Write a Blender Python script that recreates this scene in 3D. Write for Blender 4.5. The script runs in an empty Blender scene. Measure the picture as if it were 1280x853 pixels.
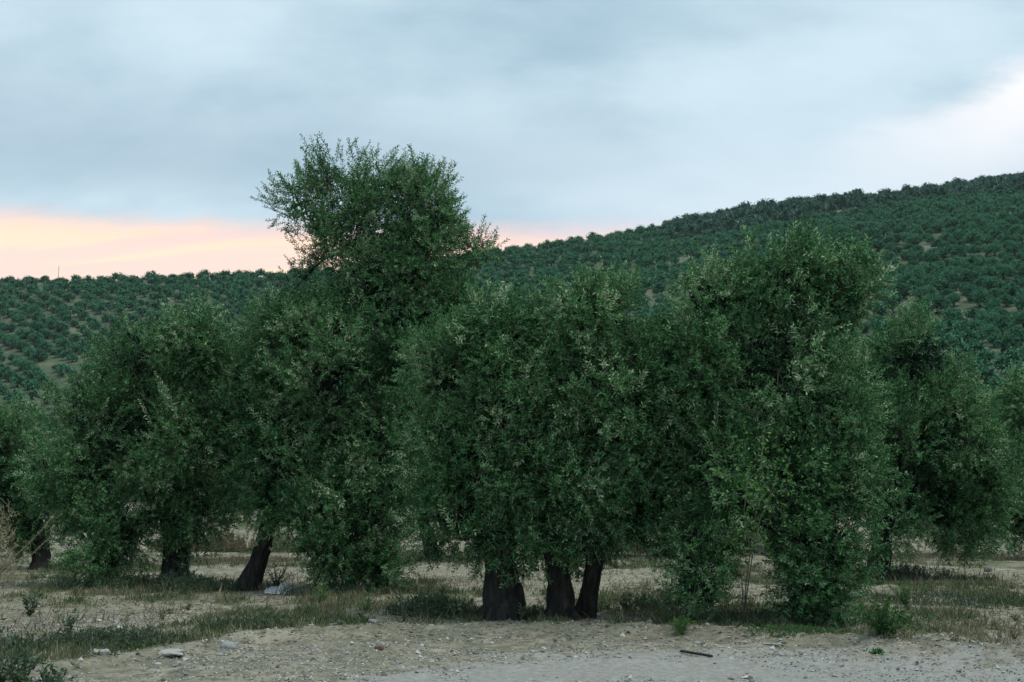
import bpy, math, random
import numpy as np
from mathutils import Vector, Matrix
from mathutils.noise import noise as NZ

random.seed(7)
rng = np.random.default_rng(11)
S = bpy.context.scene
COL = S.collection
R = math.radians

# ------------------------------------------------------------------ camera
F_PX, PITCH, EYE = 1600.0, R(6.92), 1.6          # focal length in photo pixels (1280 wide)
cd = bpy.data.cameras.new('camera'); cam = bpy.data.objects.new('camera', cd); COL.objects.link(cam)
cam.location = (0, 0, EYE); cam.rotation_euler = (R(90) + PITCH, 0, 0)
cd.sensor_width = 36; cd.lens = 36 * F_PX / 1280; cd.clip_start = 0.1; cd.clip_end = 6000
S.camera = cam

def at(u, v, Y):
    """world point at forward distance Y on the sight line (u, v)"""
    x, y = (u - 640) / F_PX, (426.5 - v) / F_PX
    cp, sp = math.cos(PITCH), math.sin(PITCH)
    k = Y / (cp - y * sp)
    return Vector((x * k, Y, EYE + k * (sp + y * cp)))

def etan(v):
    y = (426.5 - v) / F_PX
    cp, sp = math.cos(PITCH), math.sin(PITCH)
    return (sp + y * cp) / (cp - y * sp)

# ------------------------------------------------------------------ sky, sun, exposure
W = bpy.data.worlds.new('World'); S.world = W; W.use_nodes = True
SUN_EL, SUN_AZ = R(72), R(110)                     # the bright part of the overcast, high behind the camera
nt = W.node_tree; nt.nodes.clear()
def N(t, **kw):
    n = nt.nodes.new(t)
    for k, v in kw.items(): setattr(n, k, v)
    return n
def L(a, b): nt.links.new(a, b)
def math_(op, a, b=None, c=None, clamp=False):
    n = N('ShaderNodeMath', operation=op); n.use_clamp = clamp
    for i, x in enumerate((a, b, c)):
        if x is None: continue
        if isinstance(x, (int, float)): n.inputs[i].default_value = x
        else: L(x, n.inputs[i])
    return n.outputs[0]
def mixc(fac, a, b):
    n = N('ShaderNodeMix', data_type='RGBA')
    for i, x in ((0, fac), (6, a), (7, b)):
        if isinstance(x, (int, float)): n.inputs[i].default_value = x
        elif isinstance(x, tuple): n.inputs[i].default_value = (*x, 1)
        else: L(x, n.inputs[i])
    return n.outputs[2]
def mapr(x, a, b, c=0.0, d=1.0):
    n = N('ShaderNodeMapRange', interpolation_type='SMOOTHSTEP'); L(x, n.inputs[0])
    for i, q in enumerate((a, b, c, d)): n.inputs[i + 1].default_value = q
    return n.outputs[0]
def srgb(r, g, b):
    f = lambda c: (c / 255 / 12.92) if c <= 10.3 else ((c / 255 + .055) / 1.055) ** 2.4
    return (f(r), f(g), f(b))
tc = N('ShaderNodeTexCoord'); sx = N('ShaderNodeSeparateXYZ'); L(tc.outputs['Generated'], sx.inputs[0])
dx, dy, dz = sx.outputs
az = math_('ARCTAN2', dx, dy)                      # 0 straight ahead, + to the right
zc = math_('MAXIMUM', dz, 0.0)
den = math_('ADD', zc, 0.42)
cx = N('ShaderNodeCombineXYZ'); L(math_('DIVIDE', dx, den), cx.inputs[0]); L(math_('DIVIDE', dy, den), cx.inputs[1])
def noise(scale, detail=5, rough=.5, off=0.0, sxyz=(1, 1, 1)):
    m = N('ShaderNodeMapping'); m.inputs['Location'].default_value = (off, off * .7, off * .3); m.inputs['Scale'].default_value = sxyz
    L(cx.outputs[0], m.inputs[0])
    n = N('ShaderNodeTexNoise'); L(m.outputs[0], n.inputs['Vector'])
    n.inputs['Scale'].default_value = scale; n.inputs['Detail'].default_value = detail; n.inputs['Roughness'].default_value = rough
    return n.outputs[0]
n1 = noise(1.8, 4, .45, 3.1, (1, 1.5, 1)); n2 = noise(4.5, 7, .55, 9.4, (1, 1.7, 1)); n3 = noise(11, 7, .6, 1.7, (1, 1.8, 1))
nn = math_('ADD', math_('MULTIPLY', n1, .6), math_('ADD', math_('MULTIPLY', n2, .3), math_('MULTIPLY', n3, .1)))
cloud = mixc(mapr(nn, .34, .66), srgb(145, 174, 190), srgb(195, 214, 225))
# thick blue-grey bank above the glow, thinning upwards
wz = math_('ADD', dz, math_('MULTIPLY', math_('SUBTRACT', n2, .5), .035))
bank = math_('MULTIPLY', mapr(wz, .215, .25), mapr(wz, .25, .33, 1, 0))
bank = math_('MULTIPLY', bank, mapr(az, -.05, .2, 1, .15))
cloud = mixc(math_('MULTIPLY', bank, .55), cloud, srgb(150, 172, 187))
# brighter, whiter cloud towards the right (the clearing)
ed = math_('ADD', .308 - .263 * .387, math_('MULTIPLY', az, .263))
ed = math_('ADD', ed, math_('ADD', math_('MULTIPLY', math_('SUBTRACT', n2, .5), .045), math_('MULTIPLY', math_('SUBTRACT', n3, .5), .03)))
dd = math_('SUBTRACT', ed, dz)
br = math_('MULTIPLY', math_('MULTIPLY', mapr(dd, -.004, .022), mapr(dd, .12, .03)), mapr(az, .20, .40))
cloud = mixc(math_('MULTIPLY', br, .92), cloud, srgb(236, 234, 236))
# long pale veil low on the right half
veil = math_('MULTIPLY', mapr(wz, .30, .20), mapr(az, -.12, .2))
cloud = mixc(math_('MULTIPLY', veil, .6), cloud, srgb(205, 218, 228))
# sunset glow under the cloud edge
edge = math_('ADD', .210, math_('MULTIPLY', az, .006))
w2 = math_('ADD', dz, math_('MULTIPLY', math_('SUBTRACT', n3, .5), .022))
w2 = math_('ADD', w2, math_('MULTIPLY', math_('SUBTRACT', n1, .5), .008))
g = mapr(math_('SUBTRACT', w2, edge), .008, -.016)
g = math_('MULTIPLY', g, mapr(math_('ABSOLUTE', math_('ADD', az, .24)), .40, .58, 1.0, 0.0))
streak = mapr(noise(4.5, 6, .55, 5.5, (.5, 6.5, 1)), .40, .62)
warm = mixc(mapr(dz, .215, .175), srgb(247, 208, 190), srgb(253, 222, 194))
warm = mixc(math_('MULTIPLY', streak, .45), warm, srgb(218, 196, 206))
skyc = mixc(g, cloud, warm)
# higher up and elsewhere round the horizon the overcast goes on
nish = N('ShaderNodeTexSky'); nish.sky_type = 'NISHITA'; nish.sun_disc = False
nish.sun_elevation = SUN_EL; nish.sun_rotation = SUN_AZ
b1 = N('ShaderNodeBackground'); L(nish.outputs[0], b1.inputs[0]); b1.inputs[1].default_value = .05
b2 = N('ShaderNodeBackground'); L(skyc, b2.inputs[0]); b2.inputs[1].default_value = 1.07
mx = N('ShaderNodeMixShader'); mx.inputs[0].default_value = .96; L(b1.outputs[0], mx.inputs[1]); L(b2.outputs[0], mx.inputs[2])
wo = N('ShaderNodeOutputWorld'); L(mx.outputs[0], wo.inputs[0])

sl = bpy.data.lights.new('sun', 'SUN'); sl.energy = 2.1; sl.angle = R(35); sl.color = (1, .97, .90)
so = bpy.data.objects.new('sun', sl); COL.objects.link(so)
sd = Vector((math.sin(SUN_AZ) * math.cos(SUN_EL), math.cos(SUN_AZ) * math.cos(SUN_EL), math.sin(SUN_EL)))
so.rotation_euler = sd.to_track_quat('Z', 'Y').to_euler(); so.location = sd * 50
S.view_settings.view_transform = 'Standard'; S.view_settings.look = 'None'
S.view_settings.exposure = 0.3; S.view_settings.gamma = 1.0; S.view_settings.use_curve_mapping = False

# ------------------------------------------------------------------ helpers
def vnoise(x, y, seed=0):
    xi, yi = np.floor(x).astype(np.int64), np.floor(y).astype(np.int64)
    fx, fy = x - xi, y - yi
    fx, fy = fx * fx * (3 - 2 * fx), fy * fy * (3 - 2 * fy)
    def h(a, b):
        n = (a * 374761393 + b * 668265263 + seed * 1442695041) & 0xffffffff
        n = ((n ^ (n >> 13)) * 1274126177) & 0xffffffff
        return ((n ^ (n >> 16)) & 0xffff) / 65535.0
    a, b, c, d = h(xi, yi), h(xi + 1, yi), h(xi, yi + 1), h(xi + 1, yi + 1)
    return (a * (1 - fx) + b * fx) * (1 - fy) + (c * (1 - fx) + d * fx) * fy
def fbm(x, y, seed=0, oct=4):
    s, a, t = 0, .5, 0
    for i in range(oct):
        s = s + a * vnoise(x * 2 ** i + i * 17.3, y * 2 ** i - i * 9.1, seed + i); t += a; a *= .5
    return s / t
def sstep(x, a, b):
    t = np.clip((x - a) / (b - a), 0, 1); return t * t * (3 - 2 * t)

def mesh_np(name, V, F, mats, mi=None, attrs=None, smooth=False):
    """V (n,3), F (m,3) or (m,4)"""
    V = np.asarray(V, np.float32); F = np.asarray(F, np.int32)
    me = bpy.data.meshes.new(name)
    k = F.shape[1]; m = len(F)
    me.vertices.add(len(V)); me.vertices.foreach_set('co', V.ravel())
    me.loops.add(m * k); me.loops.foreach_set('vertex_index', F.ravel())
    me.polygons.add(m); me.polygons.foreach_set('loop_start', np.arange(0, m * k, k, dtype=np.int32))
    me.polygons.foreach_set('loop_total', np.full(m, k, np.int32))
    for q in mats: me.materials.append(q)
    if mi is not None: me.polygons.foreach_set('material_index', np.asarray(mi, np.int32))
    me.polygons.foreach_set('use_smooth', np.full(m, smooth, bool))
    for an, av in (attrs or {}).items():
        a = me.attributes.new(an, 'FLOAT', 'POINT'); a.data.foreach_set('value', np.asarray(av, np.float32))
    me.update(calc_edges=True)
    return me
def tag(o, label=None, cat=None, group=None, kind=None):
    for k, v in (('label', label), ('category', cat), ('group', group), ('kind', kind)):
        if v: o[k] = v
    return o
def link(name, data, parent=None, loc=None):
    o = bpy.data.objects.new(name, data); COL.objects.link(o)
    if parent: o.parent = parent
    if loc is not None: o.location = loc
    return o

class Geo:
    """collects triangles with a per-vertex tint and a material index"""
    def __init__(s): s.V = []; s.F = []; s.T = []; s.M = []; s.n = 0
    def add(s, V, F, tint, mat=0):
        V = np.asarray(V, float).reshape(-1, 3); F = np.asarray(F, int).reshape(-1, 3)
        s.V.append(V); s.F.append(F + s.n); s.n += len(V)
        s.T.append(np.broadcast_to(np.asarray(tint, float), (len(V),)).copy()); s.M.append(np.full(len(F), mat))
    def arrays(s): return np.concatenate(s.V), np.concatenate(s.F), np.concatenate(s.T), np.concatenate(s.M)
    def mesh(s, name, mats, smooth=False):
        V, F, T, M = s.arrays(); return mesh_np(name, V, F, mats, M, {'tint': T}, smooth)
    def leaves(s, P, D, Lg, Wd, tint, mat=0, up=None, fold=.18):
        """P,D (n,3): base and unit direction; one folded kite per leaf"""
        n = len(P); D = D / (np.linalg.norm(D, axis=1, keepdims=True) + 1e-9)
        r = rng.normal(size=(n, 3)) if up is None else up + rng.normal(size=(n, 3)) * .45
        sd = np.cross(D, r); sd /= (np.linalg.norm(sd, axis=1, keepdims=True) + 1e-9)
        nm = np.cross(sd, D)
        Lg = np.broadcast_to(Lg, (n,))[:, None]; Wd = np.broadcast_to(Wd, (n,))[:, None]
        a = P; b = P + D * Lg * .45 + sd * Wd * .5 + nm * Wd * fold; c = P + D * Lg - nm * Lg * .08; d = P + D * Lg * .45 - sd * Wd * .5 + nm * Wd * fold
        V = np.stack([a, b, c, d], 1).reshape(-1, 3)
        i = np.arange(n)[:, None] * 4
        F = np.concatenate([i + [0, 2, 1], i + [0, 3, 2]], 0)
        s.add(V, F, np.repeat(np.broadcast_to(tint, (n,)), 4), mat)
    def tube(s, pts, rad, seg=3, tint=.5, mat=0, wob=0.0, flute=0.0, seed=0):
        pts = np.asarray(pts, float); k = len(pts); rad = np.broadcast_to(rad, (k,))
        t = np.gradient(pts, axis=0); t /= (np.linalg.norm(t, axis=1, keepdims=True) + 1e-9)
        ref = np.array([0, 1, .13]) if abs(t[0][1]) < .8 else np.array([1, 0, .1])
        ux = np.cross(t, ref); ux /= np.linalg.norm(ux, axis=1, keepdims=True); uy = np.cross(t, ux)
        an = np.linspace(0, 2 * np.pi, seg, endpoint=False)
        rr = rad[:, None] * np.ones((1, seg))
        if wob or flute:
            kk = np.arange(k)[:, None]
            nz = vnoise(np.cos(an)[None, :] * 1.6 + seed * 3.3 + 40 + kk * .0, np.sin(an)[None, :] * 1.6 + kk * .42 + 40, seed)
            nz2 = vnoise(np.cos(an)[None, :] * 4 + 70 + kk * .0, np.sin(an)[None, :] * 4 + kk * .2 + seed * 5 + 60, seed + 3)
            rr = rr * (1 + wob * (nz - .5) * 2 + flute * (nz2 - .5) * 2)
        V = pts[:, None, :] + rr[..., None] * (np.cos(an)[None, :, None] * ux[:, None, :] + np.sin(an)[None, :, None] * uy[:, None, :])
        V = V.reshape(-1, 3); F = []
        for i in range(k - 1):
            for j in range(seg):
                a, b = i * seg + j, i * seg + (j + 1) % seg; c, d = a + seg, b + seg
                F += [(a, b, d), (a, d, c)]
        n0 = len(V); V = np.vstack([V, pts[:1], pts[-1:]])
        for j in range(seg):
            F += [(n0, (j + 1) % seg, j), (n0 + 1, (k - 1) * seg + j, (k - 1) * seg + (j + 1) % seg)]
        s.add(V, F, tint, mat)

def unit(v): v = np.asarray(v, float); return v / (np.linalg.norm(v) + 1e-9)
def ball(n):
    d = rng.normal(size=(n, 3)); d /= np.linalg.norm(d, axis=1, keepdims=True); return d

# ------------------------------------------------------------------ materials
def material(name):
    m = bpy.data.materials.new(name); m.use_nodes = True; t = m.node_tree
    return m, t, t.nodes['Principled BSDF'], t.nodes['Material Output']
def ramp(t, fac, stops):
    n = t.nodes.new('ShaderNodeValToRGB'); e = n.color_ramp.elements
    while len(e) < len(stops): e.new(.5)
    for i, (p, c) in enumerate(stops): e[i].position = p; e[i].color = (*c, 1)
    t.links.new(fac, n.inputs[0]); return n.outputs[0]
def leaf_mat(name, stops, under, rough=.5, transl=.22, spec=.5):
    """tint attribute picks the colour; the silvery underside shows on back faces"""
    m, t, p, out = material(name)
    a = t.nodes.new('ShaderNodeAttribute'); a.attribute_name = 'tint'
    oi = t.nodes.new('ShaderNodeObjectInfo')
    sm = t.nodes.new('ShaderNodeMath'); sm.operation = 'MULTIPLY_ADD'; t.links.new(oi.outputs['Random'], sm.inputs[0]); sm.inputs[1].default_value = .44; t.links.new(a.outputs['Fac'], sm.inputs[2])
    s2 = t.nodes.new('ShaderNodeMath'); s2.operation = 'SUBTRACT'; t.links.new(sm.outputs[0], s2.inputs[0]); s2.inputs[1].default_value = .22
    c = ramp(t, s2.outputs[0], stops)
    geo = t.nodes.new('ShaderNodeNewGeometry')
    mx = t.nodes.new('ShaderNodeMix'); mx.data_type = 'RGBA'
    k = t.nodes.new('ShaderNodeMath'); k.operation = 'MULTIPLY'; t.links.new(geo.outputs['Backfacing'], k.inputs[0]); k.inputs[1].default_value = .75
    t.links.new(k.outputs[0], mx.inputs[0]); t.links.new(c, mx.inputs[6]); mx.inputs[7].default_value = (*under, 1)
    t.links.new(mx.outputs[2], p.inputs['Base Color']); p.inputs['Roughness'].default_value = rough
    p.inputs['Specular IOR Level'].default_value = spec
    tr = t.nodes.new('ShaderNodeBsdfTranslucent'); t.links.new(c, tr.inputs[0])
    ms = t.nodes.new('ShaderNodeMixShader'); ms.inputs[0].default_value = transl
    t.links.new(p.outputs[0], ms.inputs[1]); t.links.new(tr.outputs[0], ms.inputs[2]); t.links.new(ms.outputs[0], out.inputs[0])
    return m
OL = [(0, (.003, .045, .014)), (.32, (.016, .112, .026)), (.56, (.053, .205, .055)), (.74, (.21, .37, .175)), (1, (.60, .66, .45))]  # palest stops put glints and highlights into the leaf colour
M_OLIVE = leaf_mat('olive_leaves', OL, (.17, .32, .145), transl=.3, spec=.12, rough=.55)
M_FILL = leaf_mat('olive_inner_shade', [(0, (.006, .022, .011)), (1, (.015, .05, .022))], (.02, .045, .028), transl=.05, spec=.1)  # darkened olive leaves: shade in the crown gaps put into the colour
M_HILL = leaf_mat('hill_leaves', [(0, (.009, .055, .026)), (.45, (.038, .160, .070)), (1, (.16, .36, .17))], (.08, .22, .13), transl=.15, spec=.1)
M_OAK = leaf_mat('oak_leaves', [(0, (.006, .060, .034)), (1, (.025, .13, .065))], (.03, .10, .06), transl=.08)
M_FRESH = leaf_mat('fresh_leaves', [(0, (.020, .10, .014)), (.6, (.060, .20, .028)), (1, (.16, .30, .05))], (.07, .15, .05), transl=.35)
M_WEED = leaf_mat('weed_leaves', [(0, (.022, .06, .025)), (.5, (.045, .10, .04)), (.8, (.09, .14, .06)), (1, (.20, .20, .11))], (.06, .11, .06))
M_GRASS = leaf_mat('grass_blades', [(0, (.03, .07, .025)), (.35, (.075, .115, .045)), (.6, (.15, .16, .085)), (.8, (.26, .23, .15)), (1, (.38, .33, .22))], (.09, .13, .06), rough=.65, spec=.2)
M_DRY = leaf_mat('dry_leaves', [(0, (.10, .09, .05)), (.5, (.20, .17, .11)), (1, (.36, .30, .20))], (.2, .18, .12), rough=.7, spec=.2)

def rough_mat(name, stops, scale, bump, dist=.02, rough=.9, stretch=(1, 1, 1), detail=8):
    m, t, p, out = material(name)
    tcn = t.nodes.new('ShaderNodeTexCoord'); mp = t.nodes.new('ShaderNodeMapping'); mp.inputs['Scale'].default_value = stretch
    t.links.new(tcn.outputs['Object'], mp.inputs[0])
    n = t.nodes.new('ShaderNodeTexNoise'); n.inputs['Scale'].default_value = scale; n.inputs['Detail'].default_value = detail; n.inputs['Roughness'].default_value = .65
    t.links.new(mp.outputs[0], n.inputs['Vector'])
    t.links.new(ramp(t, n.outputs[0], stops), p.inputs['Base Color'])
    b = t.nodes.new('ShaderNodeBump'); b.inputs['Strength'].default_value = bump; b.inputs['Distance'].default_value = dist
    t.links.new(n.outputs[0], b.inputs['Height']); t.links.new(b.outputs[0], p.inputs['Normal'])
    p.inputs['Roughness'].default_value = rough; p.inputs['Specular IOR Level'].default_value = .25
    return m
M_BARK = rough_mat('olive_bark', [(.3, (.008, .007, .006)), (.5, (.022, .020, .017)), (.72, (.060, .054, .046))], 9, 1, .05, stretch=(1.6, 1.6, .45))
M_TWIG = rough_mat('twig_bark', [(.3, (.06, .055, .04)), (.7, (.13, .12, .09))], 20, .3, .004)
M_PALETWIG = rough_mat('pale_twig', [(.3, (.15, .14, .085)), (.7, (.28, .25, .15))], 20, .3, .004)
M_STONE = rough_mat('pale_stone', [(.3, (.22, .23, .21)), (.5, (.31, .32, .30)), (.7, (.42, .42, .39))], 6, .6, .02)
M_STONE_D = rough_mat('dark_stone', [(.3, (.07, .07, .065)), (.5, (.13, .13, .12)), (.7, (.20, .19, .17))], 8, .6, .02)
M_STONE_M = rough_mat('grey_stone', [(.3, (.16, .18, .18)), (.5, (.26, .28, .27)), (.7, (.34, .35, .33))], 8, .6, .02)
M_SHEET = rough_mat('white_plastic_sheet', [(.3, (.30, .33, .34)), (.7, (.52, .55, .56))], 5, .2, .01, rough=.5)
M_BLACK = rough_mat('black_rubber', [(.3, (.012, .013, .014)), (.7, (.03, .032, .034))], 30, .3, .003, rough=.6)
M_METAL = rough_mat('dull_metal', [(.3, (.12, .12, .12)), (.7, (.2, .2, .2))], 5, .1, .003, rough=.5)

# ------------------------------------------------------------------ terrain
SKY_U = [0, 100, 200, 300, 350, 480, 610, 700, 800, 870, 940, 1000, 1100, 1150, 1200, 1250, 1280, 1500]
SKY_V = [347, 346, 343, 341, 340, 331, 312, 301, 286, 273, 259, 251, 244, 238, 231, 224, 222, 200]
SKY_T = [(u - 640) / 1573 for u in SKY_U]; SKY_E = [etan(v) for v in SKY_V]
TT = [-.42, -.15, 0, .15, .42]
Y0_ = [290, 270, 220, 175, 140]; YR_ = [560, 570, 590, 630, 690]
def hill_z(x, y):
    t = np.clip(x / np.maximum(y, 60), -.9, .7)
    y0, yr = np.interp(t, TT, Y0_), np.interp(t, TT, YR_)
    e = np.interp(t, SKY_T, SKY_E); zr = e * yr + EYE - 3.2
    q = (y - y0) / (yr - y0)
    up = np.where(q < .12, np.maximum(q + .12, 0) ** 2 / .48, q)
    z = zr * np.where(q > 1, 1 - (q - 1) * .55, up)
    z = z + (fbm(x / 60, y / 60, 5, 3) - .5) * 7 * sstep(q, .05, .3) * sstep(-np.abs(q - 1), -.5, -.02) * -0 + (fbm(x / 45, y / 45, 5, 3) - .5) * 6 * sstep(q, .05, .3) * (1 - sstep(q, .8, 1.0))
    return np.where(q < -.12, 0, z)
def road_d(x, y):
    """> 0 on the gravel road, metres"""
    yr = 13.15 - np.where(x < 1.0, .34, .075) * (x - 1.0) ** 2
    yr = np.where(x < -2.5, 13.15 - .34 * 12.25 + (x + 2.5) * .45, yr); yr = np.where(x > 5.5, 13.15 - .075 * 20.25 - (x - 5.5) * .3, yr)
    return yr - y
def shoulder_y(x): return np.interp(x, [-12, -4.2, -3.0, -2.0, -.5, 0.5, 2.2, 3.2, 4.0, 5, 7, 14], [9.5, 12.1, 14.4, 15.3, 15.7, 15.6, 15.0, 14.4, 13.7, 13.0, 12.6, 11])
def ground_z(x, y):
    z = (fbm(x / 3.5, y / 3.5, 21, 4) - .5) * .16 + (fbm(x / .45, y / .45, 33, 4) - .5) * .075 + (fbm(x / .13, y / .13, 35, 2) - .5) * .022
    rd = sstep(road_d(x, y), -.3, .6)
    rdd = road_d(x, y) + (fbm(x / 1.5, y / 1.5, 71, 2) - .5) * .3
    z = z * (1 - rd * .75) - rd * .07 - .03 * np.exp(-((rdd - 1.0) / .13) ** 2) - .02 * np.exp(-((rdd + .25) / .12) ** 2)
    s = y - shoulder_y(x)
    z = z + .07 * np.exp(-((s + .1) / .35) ** 2) + .05 * sstep(s, -.6, .3)
    z = z + (.75 + .35 * (fbm(x / 4, x * 0 + 3, 8, 2) - .5)) * sstep(y + 2.0 * (fbm(x / 6, x * 0, 9, 2) - .5), 36.5, 38.6)
    z = z * (1 - sstep(y, 60, 110) * .0)
    return z + hill_z(x, y)
def gz(x, y): return float(ground_z(np.array([float(x)]), np.array([float(y)]))[0])

def green_cover(x, y):
    """0..1 how grassy the ground is"""
    n = fbm(x / 2.2, y / 3.2, 51, 4); f = fbm(x / .5, y / .9, 77, 3)
    s = y - shoulder_y(x)
    band = np.exp(-((s - .35) / .55) ** 2) * .38 * (fbm(x / 1.2, y * 0 + 4, 4, 2) * 1.4)          # fringe along the shoulder
    left = sstep(-x, 1.2, 3.4) * np.exp(-((s - .9) / 1.0) ** 2) * .55
    right = sstep(x, 5.0, 7.5) * np.exp(-((y - 20.5) / 4.5) ** 2) * .42
    under = .30 * np.exp(-(((y - 17.0) / 1.4) ** 2)) * sstep(x, -2.5, -1) * (1 - sstep(x, 5, 7))
    la = .5 * np.exp(-(((x + 5.6) / 1.9) ** 2 + ((y - 22.2) / 1.3) ** 2))
    base = sstep(n, .41, .62) * .62 + .07
    c = (base + band + left + right + under + la) * sstep(s, -.35, .15)
    f2 = fbm(x / .22, y / .35, 78, 3)
    return np.clip(c * (.25 + 1.5 * sstep(f, .38, .62)) * (.35 + 1.1 * sstep(f2, .36, .6)), 0, 1)

M_GROUND, t, p, out = material('dirt_and_gravel')
def tn(kind, **kw):
    n = t.nodes.new(kind)
    for k, v in kw.items(): setattr(n, k, v)
    return n
def tnoise(scale, detail=6, rough=.6):
    n = tn('ShaderNodeTexNoise'); n.inputs['Scale'].default_value = scale; n.inputs['Detail'].default_value = detail; n.inputs['Roughness'].default_value = rough
    t.links.new(tcg.outputs['Object'], n.inputs['Vector']); return n.outputs[0]
def tmix(f, a, b):
    n = tn('ShaderNodeMix', data_type='RGBA')
    for i, q in ((0, f), (6, a), (7, b)):
        if isinstance(q, (float, int)): n.inputs[i].default_value = q
        elif isinstance(q, tuple): n.inputs[i].default_value = (*q, 1)
        else: t.links.new(q, n.inputs[i])
    return n.outputs[2]
def tm(op, a, b):
    n = tn('ShaderNodeMath', operation=op)
    for i, q in enumerate((a, b)):
        if isinstance(q, (float, int)): n.inputs[i].default_value = q
        else: t.links.new(q, n.inputs[i])
    return n.outputs[0]
tcg = tn('ShaderNodeTexCoord')
def tattr(nm): a = tn('ShaderNodeAttribute'); a.attribute_name = nm; return a.outputs['Fac']
big, mid, fine, grit = tnoise(.35, 5), tnoise(2.3, 7), tnoise(14, 8, .7), tnoise(70, 4, .7)
soil = ramp(t, mid, [(.30, (.175, .168, .125)), (.48, (.29, .272, .205)), (.70, (.40, .375, .29))])
soil = tmix(ramp(t, fine, [(.42, (0, 0, 0)), (.68, (1, 1, 1))]), soil, (.385, .37, .31))
soil = tmix(ramp(t, tnoise(5.5, 8, .75), [(.40, (.85, .85, .85)), (.56, (0, 0, 0))]), soil, (.095, .10, .072))
soil = tmix(ramp(t, tnoise(.9, 8, .7), [(.44, (0, 0, 0)), (.62, (.7, .7, .7))]), soil, (.155, .165, .115))
soil = tmix(ramp(t, grit, [(.60, (0, 0, 0)), (.70, (.8, .8, .8))]), soil, (.10, .09, .07))
soil = tmix(ramp(t, big, [(.45, (0, 0, 0)), (.7, (.45, .45, .45))]), soil, (.27, .245, .17))
grv = ramp(t, fine, [(.32, (.215, .220, .203)), (.5, (.31, .315, .292)), (.72, (.41, .415, .388))])
grv = tmix(ramp(t, grit, [(.58, (0, 0, 0)), (.68, (.9, .9, .9))]), grv, (.10, .11, .11))
grv = tmix(ramp(t, mid, [(.5, (0, 0, 0)), (.75, (.5, .5, .5))]), grv, (.28, .265, .22))
rm = tm('ADD', tattr('gravel'), tm('MULTIPLY', tm('SUBTRACT', mid, .5), 1.9))
col = tmix(ramp(t, rm, [(.35, (0, 0, 0)), (.65, (1, 1, 1))]), soil, grv)
gm = tm('ADD', tattr('green'), tm('MULTIPLY', tm('SUBTRACT', fine, .5), .8))
grn = tmix(mid, (.045, .075, .03), (.115, .125, .06))
col = tmix(ramp(t, gm, [(.12, (0, 0, 0)), (.75, (.85, .85, .85))]), col, grn)
t.links.new(col, p.inputs['Base Color']); p.inputs['Roughness'].default_value = .95; p.inputs['Specular IOR Level'].default_value = .15
bp = tn('ShaderNodeBump'); bp.inputs['Strength'].default_value = .9; bp.inputs['Distance'].default_value = .05
t.links.new(tm('ADD', tm('MULTIPLY', fine, 1.0), tm('MULTIPLY', grit, .35)), bp.inputs['Height']); t.links.new(bp.outputs[0], p.inputs['Normal'])

def sheet(name, xs, ys, mats):
    X, Y = np.meshgrid(xs, ys); Z = ground_z(X, Y)
    V = np.stack([X, Y, Z], -1).reshape(-1, 3); nx = len(xs)
    i, j = np.meshgrid(np.arange(nx - 1), np.arange(len(ys) - 1)); a = (j * nx + i).ravel()
    F = np.stack([a, a + 1, a + nx + 1, a + nx], 1)
    rd = sstep(road_d(X, Y) + (fbm(X / .8, Y / .5, 61, 3) - .5) * 1.1, -1.7, .5).ravel()
    gc = (green_cover(X, Y) * sstep(120 - Y, 0, 60)).ravel()
    me = mesh_np(name, V, F, mats, None, {'gravel': rd, 'green': gc}, True)
    return tag(link(name, me), kind='structure')
def graded(a, b, c, step, far, n):
    """fine steps between a and b, growing steps out to c on both sides"""
    mid_ = np.arange(a, b, step); k = np.linspace(0, 1, n) ** 2.2
    lo = a - (a - c[0]) * k[1:][::-1]; hi = b + (c[1] - b) * k
    return np.concatenate([lo, mid_, hi])
gx = graded(-9, 10, (-420, 420), .06, None, 70)
ysn = np.concatenate([-60 + (68 * np.linspace(0, 1, 18) ** .6)[:-1], np.arange(8, 19, .05), np.arange(19, 40, .14), 40 + 85 * np.linspace(0, 1, 40) ** 1.3])
sheet('ground', gx, ysn, [M_GROUND])
M_HILLSOIL = rough_mat('hill_soil', [(.3, (.035, .06, .03)), (.5, (.06, .085, .045)), (.70, (.18, .165, .115))], .09, .2, .3)
hx = np.linspace(-420, 420, 211); hy = 125 + 775 * np.linspace(0, 1, 190) ** 1.1
gob = sheet('hill', np.linspace(-700, 700, 300), hy, [M_HILLSOIL])

# ------------------------------------------------------------------ foliage pieces
def sprig(g, P, D, ln, lw=.0178, ll=.070, tint=.5, step=.024, twig=True):
    """a leafy olive shoot: bent twig with opposite pairs of narrow leaves"""
    D = unit(D); side = unit(np.cross(D, ball(1)[0])); bend = rng.uniform(-.25, .25)
    k = max(3, int(ln / step)); s = np.linspace(.06, 1, k)
    pts = P + np.outer(s * ln, D) + np.outer(s * s * ln * bend, side)
    tan = D + np.outer(2 * s * bend, side); tan /= np.linalg.norm(tan, axis=1, keepdims=True)
    e1 = np.cross(tan, side + .01); e1 /= np.linalg.norm(e1, axis=1, keepdims=True); e2 = np.cross(tan, e1)
    ph = np.arange(k) * 1.57 + rng.uniform(0, 6.28)
    rad = np.cos(ph)[:, None] * e1 + np.sin(ph)[:, None] * e2
    for sg in (1, -1):
        d = tan * rng.uniform(.3, 1.1, (k, 1)) + rad * sg * .8 + rng.normal(size=(k, 3)) * .25
        g.leaves(pts, d, ll * rng.uniform(.7, 1.15, k) * (1.08 - .35 * s), lw * rng.uniform(.8, 1.2, k), np.clip(tint + rng.normal(size=k) * .19, 0, 1), 0)
    if twig: g.tube(np.array([P, pts[k // 2], pts[-1]]), [.004, .003, .0015], 3, .5, 1)

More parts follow.
